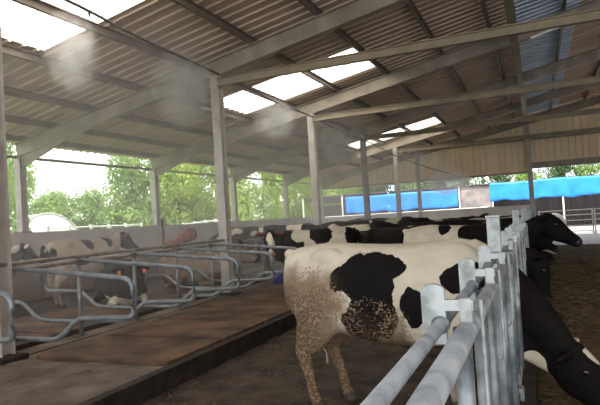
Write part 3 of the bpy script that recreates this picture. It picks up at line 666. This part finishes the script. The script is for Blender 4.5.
# herd in the aisle
HERD = [((-3.2, 13.6), PI-0.2, 0.32, 'fwd', 'black cow with pale patches just behind the cow with the white blaze'), ((-4.9, 15.2), 0.3, 0.36, 'low', 'nearly black cow crossing the aisle beyond the cow with the blaze'),
        ((-3.6, 16.6), PI+0.3, 0.30, 'fwd', 'dark cow in the crowded aisle before the third column'), ((-2.9, 19.0), PI-0.1, 0.33, 'low', 'dark brown-black cow in the middle of the aisle crowd'),
        ((-5.0, 20.0), 0.2, 0.42, 'fwd', 'dark cow left in the aisle crowd near the blue tarpaulins'), ((-3.6, 22.5), PI, 0.36, 'raise', 'almost all black cow at the back of the aisle crowd'),
        ((-6.6, 22.8), 0.1, 0.5, 'fwd', 'patchy cow at the back left of the aisle crowd'), ((-3.3, 26.0), 0.4, 0.45, 'raise', 'dark cow farthest in the aisle with raised head')]
for i, ((x, y), rz, th, k, lab) in enumerate(HERD):
    z = ZA
    cow(lab, k, {'fwd': P_FWD, 'low': P_LOW, 'raise': P_RAISE}[k], (x, y, z if x > -4.2 else 0.135), rz, coat('coat_herd_%d' % i, (), 21.3+i*2.7, 1.2, th, black=(0.013, 0.009, 0.008)), group='cows in the aisle')
# rear alley
wsp = [('b', (0.05, 0.3, 1.30), (0.16, 1, 0.17)), ('b', (0.62, 0.0, 1.33), (0.12, 1, 0.14)), ('b', (-0.82, 0, 1.05), (0.1, 1, 0.2)), ('b', (1.35, 0, 1.2), (0.30, 1, 0.5)), ('b', (-0.2, 0, .95), (.2, 1, .12))]
cow('white cow with small dark spots standing along the left wall, head turned to the right', 'raise', P_RAISE, (-10.10, 10.15, 0), PI/2-0.12, coat('spotted_coat', wsp, 3.3, dirt=0.8, white=(0.52, 0.44, 0.36), white2=(0.42, 0.34, 0.26)), scale=1.08, ear='brown_hair', group='cows by the left wall')
cow('dark-necked cow at the left edge of the view beside the left wall', 'raise', P_RAISE, (-11.4, 8.35, 0), PI/2-0.08, coat('dark_neck_coat', [('b', (1.1, 0, 1.1), (0.65, 1, 0.42)), ('w', (0.9, 0, 1.42), (.2, 1, .12))], 5.3, dirt=0.8), ear='white_hair', group='cows by the left wall')
cow('black and white cow standing by the left wall behind the first full column', 'low', P_LOW, (-8.7, 16.1, 0.135), -PI/2-0.5, coat('coat_rear_patchy', (), 31.7, 1.6, 0.5), group='cows by the left wall')
cow('patchy cow by the left wall farther back towards the gable', 'fwd', P_FWD, (-10.2, 22.0, 0), -PI/2, coat('coat_rear_far', (), 35.1, 1.3, 0.46), group='cows by the left wall')
# lying cows
cow('black cow with orange ear tags lying in a cubicle behind the looped dividers', 'lie', P_LIE, (-8.05, 9.2, 0.18), -0.72, coat('coat_lying_black', [('b', (0, None, 0.6), (3, 1, 2)), ('w', (.55, None, .05), (.5, 1, .16))], 9.3, dirt=0.1), scale=1.1, tags='lr', group='lying cows')
cow('pale brown cow lying in a cubicle below the red-brown brush', 'lie2', P_LIE2, (-8.0, 11.7, 0.18), 0.05, coat('coat_lying_brown', (), 11.9, 1.4, 0.60, black=(0.10, 0.045, 0.028), white=(0.36, 0.27, 0.21), white2=(0.26, 0.18, 0.13), dirt=0.3), ear='brown_hair', group='lying cows')

# ------------------------------------------------------------------ brush on its post, blue tub
t = thing('cow_brush', 'red-brown cylindrical cow brush with dark round end slanting up beside a thin post', 'brush', (-9.0, 11.9, 0.135))
bm = BM(); tube(bm, [(0, 0, 0), (0, 0, 1.75)], 0.035, 10); tube(bm, [(0, 0, 0), (0, 0, .02)], .1, 10); finish('post', bm, M['rust'], t, True)
bm = BM(); tube(bm, [(0.02, 0.10, 1.05), (0.02, 0.5, 1.12), (0.02, 0.9, 1.22), (0.02, 1.22, 1.30)], [.10, .12, .16, .17], 18); finish('bristle_roll', bm, M['brush'], t, True)
bm = BM(); tube(bm, [(0.02, 1.20, 1.295), (0.02, 1.30, 1.32)], [.18, .165], 20); finish('end_cap', bm, M['dark'], t, True)
bm = BM(); tube(bm, [(0, 0, 1.02), (0.02, 0.14, 1.06)], 0.04, 10); finish('arm', bm, M['rust'], t, True)
t = thing('tub', 'blue plastic tub standing on the platform beside the cow with the white blaze', 'tub', (-5.85, 12.3, 0.135))
bm = BM(); tube(bm, [(0, 0, 0.0), (0, 0, .02), (0, 0, .30)], [.20, .22, .27], 20, caps=True); finish('tub_body', bm, M['tub'], t, True)
bm = BM()
tube(bm, [(0.275*math.cos(a*PI/12), 0.275*math.sin(a*PI/12), .30) for a in range(25)], 0.016, 8); finish('rim', bm, M['tub'], t, True)

# ------------------------------------------------------------------ gate at the gable
def gate(x0, x1, label):
    t = thing('metal_gate', label, 'gate', (x0, YG+0.05, 0), 0, 'gates in the gable opening'); w = x1-x0
    for x in (0, w):
        bm = BM(); tube(bm, [(x, 0, 0.0), (x, 0, 1.32)], 0.035, 10); finish('gate_post', bm, M['white_metal'], t, True)
    for z in (0.18, 0.46, 0.74, 1.02, 1.28):
        bm = BM(); tube(bm, [(0, 0, z), (w, 0, z)], 0.024, 8); finish('rail', bm, M['white_metal'], t, True)
    bm = BM(); tube(bm, [(w*.5, 0, .18), (w*.5, 0, 1.28)], 0.02, 8); finish('stay', bm, M['white_metal'], t, True)
gate(0.0, 2.55, 'pale tubular metal gate beside the gable column')
gate(2.65, 6.2, 'pale tubular metal gate running out of the right edge of the picture')

# ------------------------------------------------------------------ outside the gable: shed with blue tarpaulins, bale, tree line
t = thing('open_shed', 'low dark shed beyond the gable behind the blue tarpaulins', 'shed', (-4, 42.2, 0))
bm = BM(); box(bm, -14, 16, 3.4, 3.6, 0, 2.7); finish('rear_wall', bm, M['dark_shed'], t)
bm = BM()
vs = [bm.verts.new(p) for p in ((-14, 0.1, 3.35), (16, 0.1, 3.35), (16, 3.6, 2.9), (-14, 3.6, 2.9), (-14, 0.1, 3.42), (16, 0.1, 3.42), (16, 3.6, 2.97), (-14, 3.6, 2.97))]
for q in ((0, 1, 2, 3), (4, 5, 6, 7), (0, 1, 5, 4), (2, 3, 7, 6), (1, 2, 6, 5), (0, 3, 7, 4)): bm.faces.new([vs[i] for i in q])
finish('roof', bm, M['dark_shed'], t)
for x in (-13.8, -10.4, -6.6, -1.3, 1.0, 5.6, 8.0, 12, 15.8):
    bm = BM(); box(bm, x-.05, x+.05, 0.1, 0.2, 0, 3.36); finish('post', bm, M['white_metal'], t)
bm = BM(); box(bm, -1.3, 0.9, 0.25, 0.35, 0, 3.3); finish('board_panel', bm, M['grey_board'], t)
def tarp(x0, x1, zt, zb, label):
    bm = BM(); nx = int((x1-x0)/0.15); nz_ = 8; g = []
    for i in range(nx+1):
        x = x0+(x1-x0)*i/nx; row = []
        for j in range(nz_+1):
            f = j/nz_; sag = 0.05*math.sin(i*0.9)*f + 0.04*mnoise.noise(V((x*1.3, f*2, x0)))
            bot = zb + 0.05*math.sin(x*2.1)+0.03*math.sin(x*5)
            row.append(bm.verts.new((x, 42.2+0.07+sag, zt*(1-f)+bot*f + 0.03*math.sin(x*1.2)*(1-f))))
        g.append(row)
    for i in range(nx):
        for j in range(nz_): bm.faces.new((g[i][j], g[i+1][j], g[i+1][j+1], g[i][j+1]))
    o = finish('tarpaulin', bm, M['tarp'], smooth=True)
    sm_ = o.modifiers.new('thickness', 'SOLIDIFY'); sm_.thickness = 0.01
    tag(o, label, 'tarpaulin', 'blue tarpaulins on the shed')
tarp(-14.1, -5.4, 3.2, 1.85, 'blue tarpaulin hanging along the left part of the shed beyond the gable')
tarp(-3.15, 9.0, 3.42, 2.12, 'blue tarpaulin hanging behind the gable column and over the gate')
bm = BM(); box(bm, -15.5, -3.3, 41.2, 41.4, -0.02, 1.75); tag(finish('yard_wall', bm, M['wall_light']), 'pale low yard wall below the left blue tarpaulin', 'wall')
t = thing('round_bale', 'pale grey wrapped round bale standing behind the metal gate', 'bale', (0.85, 36.5, 0.55))
bm = BM(); tube(bm, [(0, -.62, 0), (0, -.6, 0), (0, .6, 0), (0, .62, 0)], [.48, .55, .55, .48], 28, ref=V((0, 0, 1))); finish('wrap', bm, M['bale'], t, True)

# trees
def crown_mesh(seed, n=8000, blobs=20):
    rnd = random.Random(seed); bm = BM()
    bl = []
    for i in range(blobs):
        a = rnd.uniform(0, 2*PI); r = rnd.uniform(0, 0.62); z = rnd.uniform(-0.55, 0.75)
        k = 1-0.35*abs(z)
        bl.append((V((r*math.cos(a)*k, r*math.sin(a)*k, z)), rnd.uniform(.24, .42)))
    for i in range(n):
        c, r = rnd.choice(bl)
        d = V((rnd.gauss(0, 1), rnd.gauss(0, 1), rnd.gauss(0, 1))).normalized()
        p = c + d*r*rnd.uniform(.72, 1.12)
        nn = (d + V((rnd.uniform(-.8, .8), rnd.uniform(-.8, .8), rnd.uniform(-.5, .9)))).normalized()
        s = nn.cross(V((rnd.uniform(-1, 1), rnd.uniform(-1, 1), rnd.uniform(-1, 1)))).normalized(); u = nn.cross(s)
        w = rnd.uniform(.018, .034); h = w*rnd.uniform(1.3, 1.9)
        q = [bm.verts.new(p+s*x*w+u*y*h+nn*b) for x, y, b in ((0, -1, 0), (.8, 0, .006), (0, 1, 0), (-.8, 0, .006))]
        bm.faces.new(q)
    me = bpy.data.meshes.new('crown'); bm.to_mesh(me); bm.free(); return me
CROWN = [crown_mesh(s) for s in (3, 5, 8)]
def tree(x, y, h, r, leaf, label, group, k=0, zs=None):
    t = thing('tree', label, 'tree', (x, y, -0.04), random.uniform(0, 6.28), group)
    bm = BM(); top = h*0.7
    tube(bm, [(0, 0, 0), (0.05*r, 0, h*.3), (-.04*r, .03*r, top)], [r*.09, r*.07, r*.03], 10)
    for a in range(5):
        q = a*1.3; z = h*(.3+.07*a); tube(bm, [(0, 0, z), (r*.5*math.cos(q), r*.5*math.sin(q), z+h*.15)], [r*.03, r*.012], 6)
    finish('trunk', bm, M['bark'], t, True)
    me = CROWN[k % 3].copy(); me.materials.clear(); me.materials.append(M[leaf])
    c = bpy.data.objects.new('crown', me); C.objects.link(c); c.parent = t; hh = (zs or h*0.56)
    c.location = (0, 0, h-hh*1.0+hh*.02); c.scale = (r, r, hh)
G1 = 'trees beyond the left wall'
T = [(-37, 29.0, 8.6, 3.6, 'leaf_mid', 'hazy green tree behind the white tunnel at the far left'), (-25, 13.5, 8.8, 3.8, 'leaf_mid', 'tall mid-green tree at the far left beyond the low wall'), (-27, 19.5, 9.8, 4.1, 'leaf_mid', 'mid-green tree left of the bright gap of sky'),
     (-33, 30.5, 4.8, 3.3, 'leaf_mid', 'low bush under the bright gap of sky, nearer the white tunnel'), (-31, 32.5, 4.9, 3.1, 'leaf_mid', 'low bush under the bright gap of sky, right half'),
     (-27, 32.5, 7.6, 3.2, 'leaf_mid', 'rounded tree left of the second wall column'),
     (-25, 35, 8.2, 3.4, 'leaf_bright', 'yellow-green tree around the second wall column'), (-26, 38.5, 9.3, 3.8, 'leaf_bright', 'yellow-green tree right of the second wall column'),
     (-23, 39.5, 8.5, 3.2, 'leaf_bright', 'yellow-green tree left of the first full inner column'), (-21.5, 45, 8.5, 3.2, 'leaf_bright', 'bright yellow-green tree right of the first full inner column'),
     (-20, 49, 8.8, 3.8, 'leaf_bright', 'bright yellow-green tree behind the fourth wall column'), (-19, 54.5, 10.1, 4.2, 'leaf_mid', 'darker tree right of the fourth wall column'),
     (-17, 58, 10.1, 4.5, 'leaf_dark', 'dark tree seen left of the corner column')]
for i, (x, y, h, r, lf, lab) in enumerate(T): tree(x, y, h, r, lf, lab, G1, i)
for i in range(14):
    tree(-17+i*2.7, 52+1.5*(i % 3), 5.0+0.9*((i*5) % 3), 2.4, 'leaf_dark' if i % 2 else 'leaf_mid', 'leafy green tree in the hedge line beyond the blue tarpaulin shed', 'hedge trees beyond the shed', i)
# hedge understorey left
def hedge(x, y, L, ang, label, lf='leaf_mid', h=1.7):
    t = thing('hedge', label, 'hedge', (x, y, -.04), ang, None)
    me = CROWN[1].copy(); me.materials.clear(); me.materials.append(M[lf])
    c = bpy.data.objects.new('foliage', me); C.objects.link(c); c.parent = t; c.location = (0, 0, h*.9); c.scale = (L, 1.2, h)
    bm = BM()
    for k in range(6): tube(bm, [(-L*.8+k*L*.32, 0, 0), (-L*.8+k*L*.32+.1, .1, h)], [.06, .03], 6)
    finish('stems', bm, M['bark'], t)
hedge(-30, 20.5, 6.5, 1.2, 'low hedge at the foot of the far left trees')
hedge(-27, 37, 7, 1.1, 'low hedge in the middle of the tree row', 'leaf_bright', 1.9)
hedge(-22, 48, 7, 1.1, 'low hedge at the right end of the tree row')
# polytunnel
t = thing('polytunnel', 'white arched polythene tunnel beyond the left wall at the far left', 'tunnel', (-30, 25.2, -.04), 0.0)
bm = BM(); K = 24; a, b = [], []
for k in range(K+1):
    q = PI*k/K; a.append(bm.verts.new((2.5, 2.75*math.cos(q), 3.0*math.sin(q)**.8))); b.append(bm.verts.new((-10, 2.75*math.cos(q), 3.0*math.sin(q)**.8)))
for k in range(K): bm.faces.new((a[k], a[k+1], b[k+1], b[k]))
bm.faces.new(a); bm.faces.new(b[::-1]); finish('cover', bm, M['poly'], t, True)
bm = BM(); tube(bm, [(2.52, 2.78*math.cos(PI*k/K), 3.02*math.sin(PI*k/K)**.8) for k in range(K+1)], .04, 8); finish('hoop', bm, M['white_metal'], t, True)
# white paddock fences outside
def paddock(pts, label):
    t = thing('paddock_fence', label, 'fence', (0, 0, 0))
    for dz in (0, -.35):
        bm = BM(); tube(bm, [V(p)+V((0, 0, dz)) for p in pts], .045, 6); finish('rail', bm, M['white_metal'], t, True)
    for p in pts:
        bm = BM(); box(bm, p[0]-.06, p[0]+.06, p[1]-.06, p[1]+.06, -.04, p[2]+.12); finish('post', bm, M['white_metal'], t)
paddock([(-24, 22.0+i*1.5, 2.02-.012*i) for i in range(6)], 'white rail fence between the white tunnel and the second wall column')
paddock([(-22, 30.0+i*1.35, 1.72+.26*math.sin(min(i, 5)/5*PI/2)) for i in range(8)], 'white rail fence curving up right of the second wall column')

# ------------------------------------------------------------------ loose straw on the feed passage and crumbs on the alley
def litter(name, x0, x1, y0, y1, n, ln, z, mt, label, seed):
    rnd = random.Random(seed); bm = BM()
    for i in range(n):
        x = rnd.uniform(x0, x1); y = y0+(y1-y0)*rnd.random()**1.7; a = rnd.uniform(0, PI); L_ = ln*rnd.uniform(.4, 1.2); w = .0022+0.0009*y/4
        zz = z+rnd.uniform(0, .03); tl = rnd.uniform(-.25, .25)
        d = V((math.cos(a), math.sin(a), tl)).normalized()*L_*.5; s = V((-math.sin(a), math.cos(a), 0))*w
        c = V((x, y, zz)); up_ = V((0, 0, w*1.5))
        q = [bm.verts.new(p) for p in (c-d-s, c-d+s, c+d+s, c+d-s)]; bm.faces.new(q)
        r = [bm.verts.new(p) for p in (c-d-up_, c-d+up_, c+d+up_, c+d-up_)]; bm.faces.new(r)
    return tag(finish(name, bm, mt), label, 'litter', kind='stuff')
litter('loose_straw', -0.1, 4.5, 2.0, 17, 7000, .10, .05, M['straw'], 'loose golden straw strewn over the feed passage floor', 4)
litter('chaff', XK+.05, -.4, 2.0, 12, 3500, .04, ZA+.008, M['straw'], 'short chaff scattered over the dirty alley floor', 5)

# ------------------------------------------------------------------ mist from the nozzles, and the haze in the barn air
def volmat(name, dens, noise_scale=0.0, thr=0.4, col=(0.97, 0.93, 0.97)):
    m = bpy.data.materials.new(name); m.use_nodes = True; n = m.node_tree.nodes; l = m.node_tree.links
    n.remove(n['Principled BSDF']); o = n['Material Output']
    v = n.new('ShaderNodeVolumeScatter'); v.inputs['Color'].default_value = (*col, 1); v.inputs['Density'].default_value = dens; v.inputs['Anisotropy'].default_value = 0.3
    l.new(v.outputs[0], o.inputs['Volume'])
    if noise_scale:
        t = n.new('ShaderNodeTexCoord'); z = n.new('ShaderNodeTexNoise'); z.inputs['Scale'].default_value = noise_scale; z.inputs['Detail'].default_value = 3
        l.new(t.outputs['Object'], z.inputs['Vector'])
        a = n.new('ShaderNodeMath'); a.operation = 'SUBTRACT'; l.new(z.outputs['Fac'], a.inputs[0]); a.inputs[1].default_value = thr; a.use_clamp = True
        # fade towards the plume's edge (object space radius)
        ln = n.new('ShaderNodeVectorMath'); ln.operation = 'LENGTH'; l.new(t.outputs['Object'], ln.inputs[0])
        f = n.new('ShaderNodeMath'); f.operation = 'SUBTRACT'; f.inputs[0].default_value = 1.0; l.new(ln.outputs['Value'], f.inputs[1]); f.use_clamp = True
        g = n.new('ShaderNodeMath'); g.operation = 'MULTIPLY'; l.new(a.outputs[0], g.inputs[0]); l.new(f.outputs[0], g.inputs[1])
        h = n.new('ShaderNodeMath'); h.operation = 'MULTIPLY'; l.new(g.outputs[0], h.inputs[0]); h.inputs[1].default_value = dens
        l.new(h.outputs[0], v.inputs['Density'])
    return m
VM = volmat('mist', 19.0, 2.2, 0.36)
for (x, y, z, rx, ry, rz_, lab) in [(-6.25, 9.15, 4.38, .60, .85, .85, 'pale puff of mist below the nozzle left of the first full column'), (-6.5, 6.55, 4.5, .42, .5, .70, 'faint veil of mist under the big corner skylight'),
                                    (-6.2, 13.2, 4.35, .6, .8, .6, 'mist drifting under the middle skylight'), (-6.1, 17.6, 4.1, .7, 1.0, .7, 'mist drifting beside the second full column'), (-4.4, 30.8, 3.2, 1.3, 1.0, .8, 'mist cloud before the gable over the low wall')]:
    bm = BM(); bmesh.ops.create_icosphere(bm, subdivisions=3, radius=1.0)
    o = finish('mist_plume', bm, VM, smooth=True); o.location = (x, y, z); o.scale = (rx, ry, rz_); tag(o, lab, 'mist', 'mist from the nozzles', 'stuff')
HZ = 0.030
bm = BM(); box(bm, XE+0.1, -3.9, 4.2, YG-0.3, 0.55, 4.4)
o = finish('haze', bm, volmat('barn_haze', HZ)); tag(o, 'thin milky haze hanging over the cubicles on the left side of the barn', 'haze', kind='stuff')
